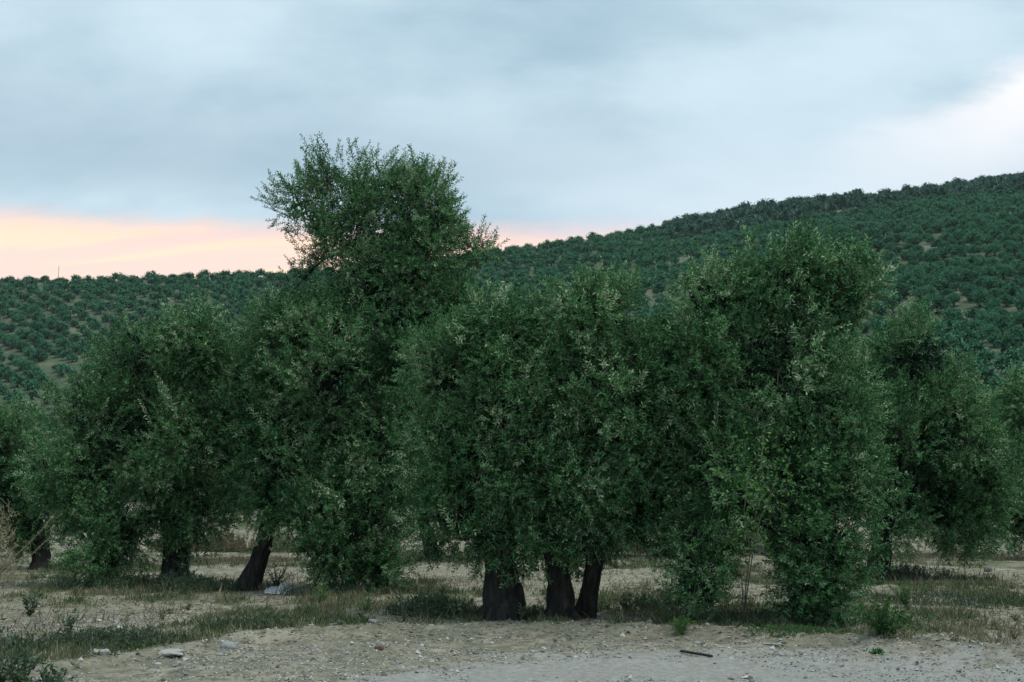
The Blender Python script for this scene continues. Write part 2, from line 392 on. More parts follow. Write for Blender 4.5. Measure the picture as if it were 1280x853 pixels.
def bough_mesh(name, kind):
    """clump about 0.9 m across; +Z points out of the crown, +Y is up"""
    g = Geo()
    if kind == 'round': n, sp, yb, zb = 130, (.42, .40, .30), .25, .75
    elif kind == 'rising': n, sp, yb, zb = 112, (.36, .42, .28), .8, .6
    elif kind == 'hanging': n, sp, yb, zb = 120, (.36, .44, .26), -.45, .6
    else: n, sp, yb, zb = 36, (.30, .40, .30), .9, .6       # 'spray': loose shoots for the rim
    cl = rng.normal(size=(max(4, n // 9), 3)) * .64; cl = cl / np.maximum(1, np.linalg.norm(cl, axis=1, keepdims=True) / 1.0) * np.array(sp)
    for i in range(n):
        c = cl[i % len(cl)]
        P = c + rng.normal(size=3) * .075
        if kind == 'spray': P = rng.normal(size=3) * .55; P = P / max(1, np.linalg.norm(P)) * np.array(sp)
        D = unit(P * 1.4) * .75 + np.array([0, yb, zb]) * .62 + rng.normal(size=3) * .42
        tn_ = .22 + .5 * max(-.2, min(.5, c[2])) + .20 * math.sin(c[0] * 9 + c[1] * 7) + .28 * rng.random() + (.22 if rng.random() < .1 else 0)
        ln = rng.uniform(.09, .24) * (1.7 if kind == 'spray' else 1)
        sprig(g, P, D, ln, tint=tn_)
    # bearing branchlets
    for i in range(5):
        a = rng.normal(size=3) * .1 + np.array([0, 0, -.35]); b = cl[i % len(cl)]
        g.tube(np.array([a, (a + b) / 2 + rng.normal(size=3) * .03, b * .9]), [.011, .007, .003], 4, .5, 1)
    if kind in ('spray', 'rising'):
        for i in range(6 if kind == 'spray' else 3):
            P = rng.normal(size=3) * np.array(sp) * .4; D = np.array([rng.normal() * .3, 1, .25 + rng.normal() * .25])
            sprig(g, P, D, rng.uniform(.38, .58) if kind == 'spray' else rng.uniform(.25, .4), tint=.5 + .3 * rng.random(), step=.030)
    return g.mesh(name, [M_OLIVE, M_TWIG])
BOUGHS = {k: [bough_mesh('bough', k) for _ in range(c)] for k, c in (('round', 4), ('rising', 4), ('hanging', 3), ('spray', 4))}

def orient(o, up_hint=(0, 0, 1)):
    z = Vector(o).normalized(); y = Vector(up_hint) - z * z.dot(Vector(up_hint))
    if y.length < .25: y = Vector((random.uniform(-1, 1), random.uniform(-1, 1), .2)); y -= z * z.dot(y)
    y.normalize(); x = y.cross(z)
    m = Matrix((x, y, z)).transposed()
    return m @ Matrix.Rotation(random.uniform(-.45, .45), 3, 'Z')

def limb_path(a, b, k=9, sag=.10):
    """a smooth, slightly winding path"""
    a, b = np.array(a, float), np.array(b, float); s_ = np.linspace(0, 1, k)[:, None]; L_ = np.linalg.norm(b - a)
    w = ball(1) * np.sin(s_ * np.pi) * .07 * L_ + ball(1) * np.sin(s_ * np.pi * 2) * .035 * L_
    p_ = a + (b - a) * s_ + w + np.array([0, 0, 1]) * (np.sin(s_ * np.pi) * sag * L_)
    p_[:, 2] = np.minimum(p_[:, 2], a[2] + (max(b[2] - a[2], 0) + .04) * np.sqrt(s_[:, 0]))
    return p_

def olive(base, Y, lobes, trunks, label, group=None, spacing=.50, bs=1.0, filler=700, name='olive_tree', tuft=()):
    """base (u,v); lobes (u, v, ru, rv[, depth offset, depth radius]) give the crown's masses; trunks [(base u, top u, top v, width m)]"""
    o = at(base[0], base[1], Y); o.z = gz(o.x, o.y) - .02
    root = bpy.data.objects.new(name, None); COL.objects.link(root); root.location = o; root.empty_display_size = .3
    tag(root, label, 'tree', group)
    pm = Y / F_PX
    EL = []
    for q in list(lobes) + list(tuft):
        dy = q[4] if len(q) > 4 else 0; c = at(q[0], q[1], Y + dy) - o
        rx, rz = q[2] * pm, q[3] * pm; ry = q[5] if len(q) > 5 else max(rx, .55 * (rx + rz)) * 1.05
        sh = .13 * bs if len(EL) < len(lobes) else .10; EL.append((np.array(c), np.maximum(np.array([rx, ry, rz]) - sh, .10), len(EL) >= len(lobes)))
    # trunk(s)
    tops = []
    for i, (bu, tu, tv, wd) in enumerate(trunks):
        a = at(bu, base[1], Y) - o; a.y += (i % 2) * .25; a.z = gz(o.x + a.x, o.y + a.y) - o.z - .12; b = at(tu, tv, Y) - o
        k = 26; s = np.linspace(0, 1, k)
        pts = np.array(a) + np.outer(s, np.array(b - a)); pts[:, 0] += .05 * np.sin(s * 5 + i * 2) * s; pts[:, 1] += .06 * np.sin(s * 4 + i)
        rad = wd * .5 * (.82 + (.45 if wd > .54 else .40) * np.exp(-s * 7.5) - .28 * s )
        g = Geo(); g.tube(pts, rad, 40, .5, 0, wob=.16, flute=.13, seed=int(bu) % 97 + i * 7)
        for r_ in range(3):       # surface roots
            an = rng.uniform(0, 6.28); q = np.array([math.cos(an), math.sin(an), 0])
            g.tube(np.array([pts[2] + q * rad[1] * .5 + [0, 0, .12], pts[0] + q * (rad[0] * 1.2) + [0, 0, .09], pts[0] + q * (rad[0] * 1.55) + [0, 0, -.02]]), [wd * .2, wd * .14, .03], 7, .5, 0, wob=.15)
        link('trunk', g.mesh('trunk', [M_BARK], True), root); tops.append(pts[-1])
    dense = [e for e in EL if not e[2]]
    for j, (c, r, sp) in enumerate(EL):
        a = min(tops if not sp else [e[0] + np.array([0, 0, .15]) for e in EL if np.linalg.norm(e[0] - c) > .05 and (e[0][2] < c[2] + .1)], key=lambda q: np.linalg.norm(q - c)); g = Geo()
        g.tube(limb_path(a - np.array([0, 0, .15]), c + (r * [0, 0, .3] if not sp else 0), 9), np.linspace(.075 if not sp else .03, .012, 9), 8, .5, 0, wob=.2, seed=j)
        link('limb', g.mesh('limb', [M_BARK], True), root)
    # crown: inner leaf mass coloured as shade, with branchlets
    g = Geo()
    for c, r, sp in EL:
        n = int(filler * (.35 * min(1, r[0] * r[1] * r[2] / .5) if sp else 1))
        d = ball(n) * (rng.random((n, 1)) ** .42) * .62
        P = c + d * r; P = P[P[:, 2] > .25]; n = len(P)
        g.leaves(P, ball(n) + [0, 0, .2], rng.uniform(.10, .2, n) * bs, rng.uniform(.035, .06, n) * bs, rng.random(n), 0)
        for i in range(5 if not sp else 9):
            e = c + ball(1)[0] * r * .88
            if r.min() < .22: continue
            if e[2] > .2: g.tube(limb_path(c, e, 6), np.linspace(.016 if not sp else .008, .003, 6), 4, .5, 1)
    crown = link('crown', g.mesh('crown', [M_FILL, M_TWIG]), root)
    # boughs over the surface of the lobes
    cnt = 0; pts_all = []
    for li, (c, r, sp) in enumerate(EL):
        area = 4 * math.pi * (((r[0] * r[1]) ** 1.6 + (r[0] * r[2]) ** 1.6 + (r[1] * r[2]) ** 1.6) / 3) ** (1 / 1.6)
        n = int(area / (spacing * spacing * bs * bs)) + 3
        if sp: n = int(n * 1.0)
        gi = np.arange(n) + .5; ph = np.arccos(1 - 2 * gi / n); th = np.pi * (1 + 5 ** .5) * gi + li
        D = np.stack([np.cos(th) * np.sin(ph), np.sin(th) * np.sin(ph), np.cos(ph)], 1) + rng.normal(size=(n, 3)) * .10
        D /= np.linalg.norm(D, axis=1, keepdims=True)
        for d in D:
            jit = .78 + .14 * math.sin(d[0] * 5 + li) * math.cos(d[2] * 6 + li * 2) + random.uniform(-.13, .13)
            P = c + d * r * jit
            if P[2] < .16: continue
            if NZ(Vector(P * 1.35) + Vector((li * .3, Y, 3))) < -.07 and not sp and r.min() > .5: continue
            if any(np.sum(((P - c2) / r2) ** 2) < .50 for k2, (c2, r2, s2) in enumerate(EL) if k2 != li and not s2): continue
            if any((P[0] - q[0]) ** 2 + (P[1] - q[1]) ** 2 + (P[2] - q[2]) ** 2 < (.30 * bs) ** 2 for q in pts_all): continue
            pts_all.append(P)
            nrm = unit(d / r)
            if sp: kind = random.choice(['spray', 'spray', 'rising'])
            elif nrm[2] > .45: kind = random.choice(['rising', 'rising', 'spray', 'round'])
            elif nrm[2] < -.25 or P[2] < 1.1: kind = random.choice(['hanging', 'round', 'hanging'])
            else: kind = random.choice(['round', 'round', 'rising', 'hanging', 'spray'])
            b = bpy.data.objects.new('bough', random.choice(BOUGHS[kind])); COL.objects.link(b); b.parent = crown
            b.location = P; b.rotation_euler = orient(nrm + np.array([0, 0, .15])).to_euler()
            s_ = random.uniform(.72, 1.25) * bs; b.scale = (s_, s_, s_); cnt += 1
    return root, cnt

tot = 0
def T(*a, **k):
    global tot; r, c = olive(*a, **k); tot += c; return r
T((218, 731), 22.6, [(180, 450, 72, 62), (245, 440, 58, 50), (118, 520, 62, 80), (190, 550, 95, 90), (255, 550, 52, 85), (288, 500, 42, 66, .3), (105, 600, 55, 70), (150, 668, 52, 52, -.3), (235, 630, 52, 48), (130, 695, 34, 34, -.6, .6)],
  [(220, 214, 630, .56)], 'wide rounded olive tree at left with its low skirt sweeping the ground', spacing=.52, bs=1.05)
T((303, 737), 21.8, [(415, 455, 95, 105), (362, 560, 72, 95), (322, 500, 42, 68, .3), (318, 590, 34, 50, .3), (440, 640, 68, 78, -.4), (355, 425, 55, 65), (490, 400, 80, 72), (540, 480, 70, 90), (398, 645, 42, 50, -.5), (340, 625, 34, 36, -.2, .6), (480, 560, 75, 85), (470, 700, 34, 34, -.6, .6), (490, 345, 84, 50), (515, 302, 46, 44, 0, .7), (555, 400, 60, 60), (418, 698, 28, 28, -.5, .6)],
  [(303, 345, 640, .43)], 'tallest olive tree with a leaning trunk and a ragged tuft rising against the sky', spacing=.52, bs=1.02,
  tuft=[(515, 250, 46, 44), (455, 268, 40, 40), (420, 300, 36, 36), (548, 280, 28, 52), (410, 224, 26, 26), (392, 250, 24, 18, 0, .4), (368, 255, 26, 13, 0, .4), (368, 260, 24, 11, 0, .4), (542, 228, 20, 20), (485, 232, 42, 20), (412, 322, 20, 16, 0, .5), (592, 318, 9, 14, 0, .4), (378, 350, 22, 10)])
T((628, 775), 16.4, [(612, 430, 62, 62), (640, 520, 84, 88), (585, 590, 50, 56), (670, 590, 66, 74), (655, 415, 42, 42), (560, 470, 52, 70, .3), (553, 560, 44, 60, .3), (622, 672, 60, 28), (570, 650, 40, 34), (668, 676, 34, 24)],
  [(630, 620, 630, .56)], 'olive tree in front on one thick flared dark trunk', spacing=.45, bs=.9)
T((716, 768), 16.3, [(742, 398, 56, 54), (760, 500, 84, 88), (722, 588, 64, 70), (795, 570, 56, 80), (815, 472, 50, 56), (690, 470, 50, 60), (862, 455, 42, 60, -.2), (828, 560, 36, 76), (812, 635, 34, 34), (738, 676, 62, 28), (800, 660, 40, 30)],
  [(703, 688, 640, .40), (728, 762, 640, .29)], 'olive tree in front standing on two dark trunks that spread apart', spacing=.45, bs=.9)
T((985, 772), 16.0, [(870, 450, 50, 78), (895, 376, 60, 44), (985, 352, 66, 44), (1046, 366, 44, 44), (960, 465, 100, 95), (1035, 520, 52, 88), (1062, 590, 38, 66), (900, 590, 52, 84), (1012, 610, 72, 88), (874, 688, 40, 64, -.3), (1030, 688, 52, 62, -.3), (872, 735, 32, 34, -.4, .6), (1022, 738, 40, 34, -.4, .7), (950, 580, 60, 80, .5)],
  [(1005, 1000, 640, .5)], 'broad bushy olive tree at right with two leafy skirts hiding its trunk', spacing=.45, bs=.9)
T((1092, 722), 24.0, [(1150, 452, 60, 62), (1178, 540, 72, 84), (1122, 560, 60, 95), (1098, 490, 46, 70, .3), (1222, 590, 38, 74), (1112, 640, 52, 62), (1195, 640, 56, 42), (1165, 620, 60, 60)],
  [(1094, 1110, 640, .5)], 'dark olive tree behind the broad one at right, crown drooping to the right', spacing=.56, bs=1.1)
T((1300, 700), 32.0, [(1290, 520, 52, 62), (1270, 590, 42, 60), (1320, 600, 60, 75), (1285, 645, 42, 32)], [(1300, 1300, 630, .5)],
  'olive tree cut by the right edge of the view', spacing=.62, bs=1.25, filler=500)
T((48, 714), 28.0, [(-5, 560, 50, 62), (22, 620, 44, 60), (60, 600, 34, 52), (-40, 620, 60, 70), (30, 665, 30, 24)], [(50, 48, 650, .5)],
  'shaded olive tree cut by the left edge of the view', spacing=.6, bs=1.2, filler=500)
BG = 'olive trees glimpsed behind the front row'
T((535, 702), 31.0, [(565, 592, 80, 52), (500, 600, 55, 52), (600, 612, 60, 38), (540, 520, 80, 60)], [(541, 530, 645, .46)],
  'olive tree behind the tallest one, its gnarled trunk seen through the gap', BG, spacing=.65, bs=1.3, filler=500)
T((815, 703), 33.0, [(800, 590, 85, 60), (760, 620, 50, 44), (850, 610, 60, 60), (800, 500, 80, 70)], [(830, 825, 640, .5)],
  'olive tree far behind the gap beside the twin trunks', BG, spacing=.65, bs=1.3, filler=500)
T((290, 690), 40.0, [(300, 590, 60, 50), (260, 600, 50, 44), (350, 600, 60, 44)], [(352, 350, 640, .45)],
  'olive tree on the brown bank between the two left trees', BG, spacing=.7, bs=1.4, filler=400)
T((930, 690), 36.0, [(930, 600, 80, 60), (870, 600, 60, 50), (990, 590, 60, 60), (930, 510, 70, 60)], [(930, 930, 640, .45)],
  'olive tree hidden behind the broad bushy one at right', BG, spacing=.7, bs=1.4, filler=400)
print('boughs', tot)

# ------------------------------------------------------------------ hillside trees
def hill_tree(nl, mats, seed, rad=2.95, leaf=.44, core=True):
    g = Geo(); lob = []
    for i in range(12):
        d = ball(1)[0]; d[2] = abs(d[2]) * .9 + .02
        lob.append((np.array([d[0] * rad * .56, d[1] * rad * .56, rad * .50 + d[2] * rad * .52]), rad * rng.uniform(.30, .50)))
    for c, r in lob:
        n = nl // 12; d = ball(n); P = c + d * r * rng.uniform(.75, 1.05, (n, 1))
        D = d + rng.normal(size=(n, 3)) * .7
        g.leaves(P, D, rng.uniform(.7, 1.3, n) * leaf, rng.uniform(.7, 1.2, n) * leaf * .62, np.clip(.45 + rng.normal(size=n) * .22, 0, 1), 0, up=d)
        if core:                # shade inside each mass, painted with the darkest leaf tint
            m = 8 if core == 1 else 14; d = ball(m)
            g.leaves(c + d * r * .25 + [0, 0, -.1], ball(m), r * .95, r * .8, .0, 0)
    g.tube(np.array([[0, 0, -.4], [.05, 0, rad * .3], [0, .05, rad * .75]]), [.28, .2, .15], 5, .5, 1)
    return g
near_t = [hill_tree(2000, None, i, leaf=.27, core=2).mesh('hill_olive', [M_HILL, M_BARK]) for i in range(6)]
far_t = [hill_tree(336, None, i, leaf=.5).arrays() for i in range(6)]
oak_t = [hill_tree(300, None, i, rad=3.9, leaf=.62).arrays() for i in range(4)]
# rows planted at a slant over the slope
sp_ = 6.6; ca, sa = math.cos(R(37)), math.sin(R(37)); P = []
for i in range(-160, 161):
    for j in range(-60, 170):
        x = (i * ca - j * sa) * sp_; y = (i * sa + j * ca) * sp_
        P.append((x, y))
P = np.array(P); P = P + rng.uniform(-1.1, 1.1, P.shape)
tt = P[:, 0] / np.maximum(P[:, 1], 1)
yr = np.interp(tt, TT, YR_); y0 = np.interp(tt, TT, Y0_)
keep = (P[:, 1] > 60) & (P[:, 1] < yr + 12) & (np.abs(tt) < .47)
P, tt, yr, y0 = P[keep], tt[keep], yr[keep], y0[keep]
Z = ground_z(P[:, 0], P[:, 1])
cp, sp2 = math.cos(PITCH), math.sin(PITCH)
def proj(x, y, z):
    zz = z - EYE; dep = y * cp + zz * sp2; upv = -y * sp2 + zz * cp
    return 640 + F_PX * x / dep, 426.5 - F_PX * upv / dep
U, Vv = proj(P[:, 0], P[:, 1], Z + 1.5)
bare = np.zeros(len(P), bool)
for (bu, bv, ru, rv) in ((1125, 303, 6, 7), (1170, 298, 6, 5), (1158, 307, 6, 4), (1050, 262, 12, 4), (948, 272, 5, 3), (1068, 262, 5, 3), (1275, 233, 14, 4), (1205, 238, 5, 4), (1250, 236, 5, 4), (1228, 238, 4, 3)):
    bare |= ((U - bu) / ru) ** 2 + ((Vv - bv) / rv) ** 2 < 1
track = np.abs(Vv - (452 + (U - 0) * .03)) < 3.0; track &= U < 200            # farm track at left
oakm = (P[:, 1] > yr - 75 + 30 * np.sin(tt * 25)) & (tt > .12)
drop = bare | track | (rng.random(len(P)) < .05)
SIL_U = [-20, 0, 40, 90, 150, 270, 330, 370, 580, 610, 660, 700, 790, 830, 900, 960, 1080, 1100, 1130, 1200, 1240, 1300]
SIL_V = [490, 485, 470, 410, 380, 395, 380, 345, 345, 345, 345, 335, 335, 310, 300, 290, 300, 360, 385, 400, 450, 455]
vis = (U > -10) & (U < 1290) & (Vv < np.interp(U, SIL_U, SIL_V))
cand = np.where(vis & ~drop & ~oakm)[0]
cand = cand[np.argsort(P[cand, 1])][:300]
single = np.zeros(len(P), bool); single[cand] = True
cr = rng.random(len(P))
first = True
for i in cand:
    cr2 = (cr[i] * 77.7) % 1
    o = bpy.data.objects.new('hillside_olive_tree', near_t[int(cr[i] * 997) % 6]); COL.objects.link(o)
    o.location = (P[i, 0], P[i, 1], Z[i] - .2); o.rotation_euler.z = cr[i] * 6.28; s_ = .66 + .58 * ((cr[i] * 31) % 1); o.scale = (s_, s_, s_ * .95)
    if P[i, 0] < 0: tag(o, 'small round olive tree in rows on the lower left hillside', 'tree', 'olive trees on the left hillside')
    else: tag(o, 'small round olive tree in slanting rows on the right hillside', 'tree', 'olive trees on the right hillside')
def mass(name, idx, kinds, mat, sc=1.0):
    Vs, Fs, Ts, Ms = [], [], [], []; n = 0
    for i in idx:
        V, F, T_, M = kinds[int(cr[i] * 997) % len(kinds)]
        a = cr[i] * 6.28; c, s = math.cos(a), math.sin(a); k = sc * (.70 + (.52 if sc == 1 else .75) * ((cr[i] * 31) % 1))
        Q = np.stack([V[:, 0] * c - V[:, 1] * s, V[:, 0] * s + V[:, 1] * c, V[:, 2] * .95], 1) * k + [P[i, 0], P[i, 1], Z[i] - .2]
        Vs.append(Q); Fs.append(F + n); n += len(V); Ts.append(np.clip(T_ + (cr[i] - .5) * .3, 0, 1)); Ms.append(M)
    me = mesh_np(name, np.concatenate(Vs), np.concatenate(Fs), [mat, M_BARK], np.concatenate(Ms), {'tint': np.concatenate(Ts)})
    return link(name, me)
rest = np.where(~single & ~drop & ~oakm)[0]
rest = rest[(P[rest, 1] > y0[rest] - 130)]
tag(mass('distant_olive_grove', rest, far_t, M_HILL), 'dense rows of olive trees covering the upper slopes', kind='stuff')
oi = np.where(oakm & ~bare)[0]
tag(mass('ridge_woodland', oi, oak_t, M_OAK, .95), 'dark wooded strip along the right ridge', kind='stuff')
print('hill', len(cand), len(rest), len(oi))

# ------------------------------------------------------------------ ground cover
def scatter(n, x0, x1, y0_, y1):
    """points thinned so that density falls with distance"""
    y = y0_ + (y1 - y0_) * rng.random(n) ** 1.3; x = (x0 + (x1 - x0) * rng.random(n)) * (y / y1) ** .8
    return x, y
g = Geo()
x, y = scatter(420000, -13, 13, 10.5, 38)
gc = green_cover(x, y); k = rng.random(len(x)) < gc ** 1.3 * .6; x, y, gc = x[k], y[k], gc[k]
z = ground_z(x, y) - .01; n = len(x)
h = rng.uniform(.02, .075, n) * (.5 + gc) * (1 + .02 * (y - 10)); h[rng.random(n) < .05] *= 1.9
D = np.stack([rng.normal(size=n) * .45, rng.normal(size=n) * .45, np.ones(n)], 1)
clump = fbm(x / .9, y / .9, 91, 3)
g.leaves(np.stack([x, y, z], 1), D, h, .008 + .012 * rng.random(n), np.clip(.25 + 1.3 * (clump - .30) + rng.normal(size=n) * .20, 0, 1), 0)
tag(link('grass', g.mesh('grass', [M_GRASS])), 'low sparse grass growing in patches on the dirt', kind='stuff')
print('grass', n)
g = Geo(); x, y = scatter(60000, -13, 13, 11, 34)
s = y - shoulder_y(x); w = (.10 + .9 * sstep(fbm(x / 1.1, y / 1.4, 111, 3), .46, .66)) * sstep(s, -.2, .4); k = rng.random(len(x)) < w * .2; x, y = x[k], y[k]; n = len(x)
g.leaves(np.stack([x, y, ground_z(x, y) - .01], 1), np.stack([rng.normal(size=n) * .5, rng.normal(size=n) * .5, np.ones(n)], 1), rng.uniform(.06, .24, n), .006 + .008 * rng.random(n), rng.random(n) * .8, 0)
tag(link('dry_grass', g.mesh('dry_grass', [M_DRY])), 'thin dry stalks scattered over the verge', kind='stuff')
# dark leafy growth beneath crowns and along the left
def patch(name, label, cx_, cy_, rx, ry, n, hmin, hmax, mat, lw=.02, ll=.06, top=True):
    """many little stems with leaves, one continuous mass"""
    g = Geo(); a = rng.random(n) * 6.28; q = rng.random(n) ** .6
    x = cx_ + np.cos(a) * q * rx; y = cy_ + np.sin(a) * q * ry
    dn = fbm(x / .5, y / .5, 13, 3); kk = dn > .36; x, y, q = x[kk], y[kk], q[kk]; z = ground_z(x, y)
    for i in range(len(x)):
        hh = rng.uniform(hmin, hmax) * (1.1 - .5 * q[i]); lean = rng.normal(size=3) * .28; lean[2] = 1
        b = np.array([x[i], y[i], z[i] - .01]); e = b + unit(lean) * hh
        g.tube(np.array([b, e]), [.004, .002], 3, .3, 1); m = max(4, int(hh / .022)); s = rng.uniform(.15, 1, m)[:, None]
        d = rng.normal(size=(m, 3)) + [0, 0, .7]
        g.leaves(b + (e - b) * s, d, ll * rng.uniform(.6, 1.2, m), lw * rng.uniform(.6, 1.2, m), np.clip(rng.random() * .5 + rng.random(m) * .3, 0, 1), 0)
    return tag(link(name, g.mesh(name, [mat, M_TWIG])), label, kind='stuff')
def gp(u, v, Y): q = at(u, v, Y); return q.x, q.y
def patch_at(name, label, u, v, ru, ry, n, h0, h1, mat=None, **k):
    Y = EYE * F_PX / (v - 620.0); X = (u - 640) / F_PX * Y
    return patch(name, label, X, Y, ru * Y / F_PX, ry, n, h0, h1, mat or M_WEED, **k)
patch_at('undergrowth', 'dark green growth under the wide olive at left', 215, 738, 95, .9, 800, .08, .30, ll=.07)
patch_at('undergrowth', 'weeds left of the thick front trunk', 540, 772, 55, .45, 260, .08, .36, ll=.08, lw=.026)
patch_at('undergrowth', 'weeds between the front trunks', 680, 772, 60, .5, 160, .06, .22)
patch_at('undergrowth', 'weeds right of the twin trunks', 800, 765, 60, .9, 300, .06, .25)
patch_at('undergrowth', 'scrub in the left verge', 130, 805, 120, .7, 900, .06, .20, M_WEED, lw=.014)
patch_at('undergrowth', 'scrub in the verge behind the grey stone', 330, 790, 75, .5, 520, .06, .22, M_WEED, lw=.014)
patch_at('undergrowth', 'low growth right of the broad olive', 1190, 755, 110, 1.3, 650, .05, .16, M_WEED, lw=.014)
patch_at('undergrowth', 'green strip along the shoulder at right', 1000, 797, 75, .3, 500, .03, .09, M_FRESH, lw=.012, ll=.04)
patch_at('undergrowth', 'weedy litter at the foot of the right skirts', 960, 785, 110, .5, 420, .05, .16, M_WEED, lw=.014)
patch_at('undergrowth', 'scrubby growth under the tallest olive', 440, 742, 90, .6, 350, .06, .22, M_WEED)
patch_at('undergrowth', 'growth at the foot of the dark olive at right', 1120, 722, 60, .9, 350, .10, .32, M_WEED)
patch_at('dry_scrub', 'dry brown scrub on the far bank', 300, 690, 110, .8, 900, .2, .6, M_DRY, lw=.03, ll=.09)
patch_at('dry_scrub', 'dry brown scrub on the bank seen through the middle gap', 790, 690, 90, .8, 600, .15, .5, M_DRY, lw=.03, ll=.09)
patch_at('dry_grass', 'dry yellow grass under the left trees', 290, 702, 90, 1.6, 1200, .05, .16, M_DRY, lw=.012, ll=.10)
patch_at('dry_grass', 'dry grass on the far ground at right', 1190, 700, 100, 1.6, 900, .05, .2, M_DRY, lw=.012, ll=.10)

# ------------------------------------------------------------------ single weeds and shoots
def weed(name, label, u, v, h, stems, mat=M_WEED, spread=.35, lw=.022, ll=.06, group=None, cat='weed', Y=None, dens=.02, stem_mat=M_TWIG, tint=.45):
    Y = Y or EYE * F_PX / (v - 620.0); X = (u - 640) / F_PX * Y; Z_ = gz(X, Y)
    r = bpy.data.objects.new(name, None); COL.objects.link(r); r.location = (X, Y, Z_ - .01); r.empty_display_size = .1
    tag(r, label, cat, group)
    gs, gl = Geo(), Geo()
    for i in range(stems):
        d = np.array([rng.normal() * spread, rng.normal() * spread, 1.0]); hh = h * rng.uniform(.6, 1.05); k = 5
        s = np.linspace(0, 1, k)[:, None]; p_ = unit(d) * hh * s + np.array([d[0], d[1], -.15]) * .35 * hh * s ** 2 + rng.normal(size=(k, 3)) * .02 * hh * s
        gs.tube(p_, np.linspace(.006, .002, k) * (h / .5) ** .5, 4, .4, 0)
        m = max(5, int(hh / dens)); q = rng.uniform(.12, 1, m); idx = q * (k - 1); i0 = np.minimum(idx.astype(int), k - 2)
        b = p_[i0] + (p_[i0 + 1] - p_[i0]) * (idx - i0)[:, None]
        gl.leaves(b, ball(m) + [0, 0, .55], ll * rng.uniform(.6, 1.2, m), lw * rng.uniform(.7, 1.2, m), np.clip(tint + rng.normal(size=m) * .2, 0, 1), 0)
    link('stem', gs.mesh('stem', [stem_mat], True), r); link('foliage', gl.mesh('foliage', [mat]), r)
    return r
weed('weed_bush', 'knee-high green leafy weed on the dirt right of the broad olive', 1095, 806, .46, 40, M_FRESH, .5, tint=.15, dens=.011)
weed('weed_bush', 'low dark green weed sprawling in front of the knee-high one', 1085, 814, .07, 22, M_FRESH, 1.0, tint=.1, dens=.012)
weed('weed_bush', 'reddish dry tuft on the bare dirt at right', 1183, 806, .14, 12, M_DRY, .3, lw=.008)
weed('weed_bush', 'rusty dry tuft near the right edge of the dirt', 1255, 798, .15, 14, M_DRY, .5, lw=.01)
weed('weed_bush', 'upright grassy weed in the green patch right of the broad olive', 1125, 764, .38, 14, M_FRESH, .25, lw=.012, ll=.1)
weed('weed_bush', 'leafy weed under the twin trunks, beside the right one', 782, 768, .30, 16, M_WEED, .3, tint=.3)
weed('weed_bush', 'dark weed standing alone between the trunks and the right tree', 828, 764, .30, 14, M_WEED, .25, tint=.2)
weed('weed_bush', 'bright green tuft at the gravel edge below the right skirt', 848, 794, .22, 26, M_FRESH, .4, lw=.01, ll=.10)
weed('weed_bush', 'small weed in front of the thick trunk', 650, 778, .22, 12, M_WEED, .4)
weed('weed_bush', 'tall thin weed with one stalk left of the thick trunk', 508, 782, .62, 2, M_WEED, .06, dens=.04)
weed('weed_bush', 'leafy weed at the roots of the thick trunk', 622, 776, .24, 12, M_WEED, .35, tint=.2)
weed('weed_bush', 'yellow green weed below the tallest olive', 405, 757, .34, 14, M_FRESH, .35, lw=.012, tint=.75)
weed('weed_bush', 'second yellow green weed below the tallest olive, further right', 462, 768, .28, 12, M_FRESH, .35, lw=.012, tint=.75)
weed('weed_bush', 'weed with broad leaves in the left verge', 48, 772, .40, 10, M_WEED, .3, lw=.03)
weed('weed_bush', 'thin weed beside the verge at left, near the white stone', 95, 800, .42, 8, M_WEED, .3)
weed('weed_bush', 'green weed beside the trunk of the wide left olive', 238, 735, .55, 12, M_WEED, .25, tint=.3)
weed('weed_bush', 'grey weed by the foot of the leaning trunk', 350, 735, .50, 16, M_WEED, .4, lw=.014, tint=.6)
for u, v, h in ((12, 850, .42), (38, 853, .36), (68, 858, .30), (-8, 848, .55)):
    weed('roadside_weed', {12: 'leafy roadside weed in the bottom left corner', 38: 'roadside weed second from the left in the bottom corner', 68: 'low roadside weed leaning out over the gravel at bottom left', -8: 'tall roadside weed at the very left edge of the view'}[u],
         u, v, h, 13, M_WEED, .45, lw=.028, ll=.07, tint=.28, group='leafy weeds at the bottom left corner')
small = []
for i in range(46):
    for _ in range(40):
        y_ = rng.uniform(12.2, 24); x_ = rng.uniform(-.4, .4) * y_
        if y_ > shoulder_y(x_) - .3 and road_d(np.array(x_), y_) < -.3: break
    v_ = 620 + EYE * F_PX / y_; u_ = 640 + x_ / y_ * F_PX
    weed('small_weed', 'small weed sprouting from the bare dirt', u_, v_, rng.uniform(.07, .2), int(rng.integers(5, 12)), [M_WEED, M_GRASS, M_FRESH][i % 3], .5, lw=.012, ll=.05, group='small weeds on the dirt', tint=.4)

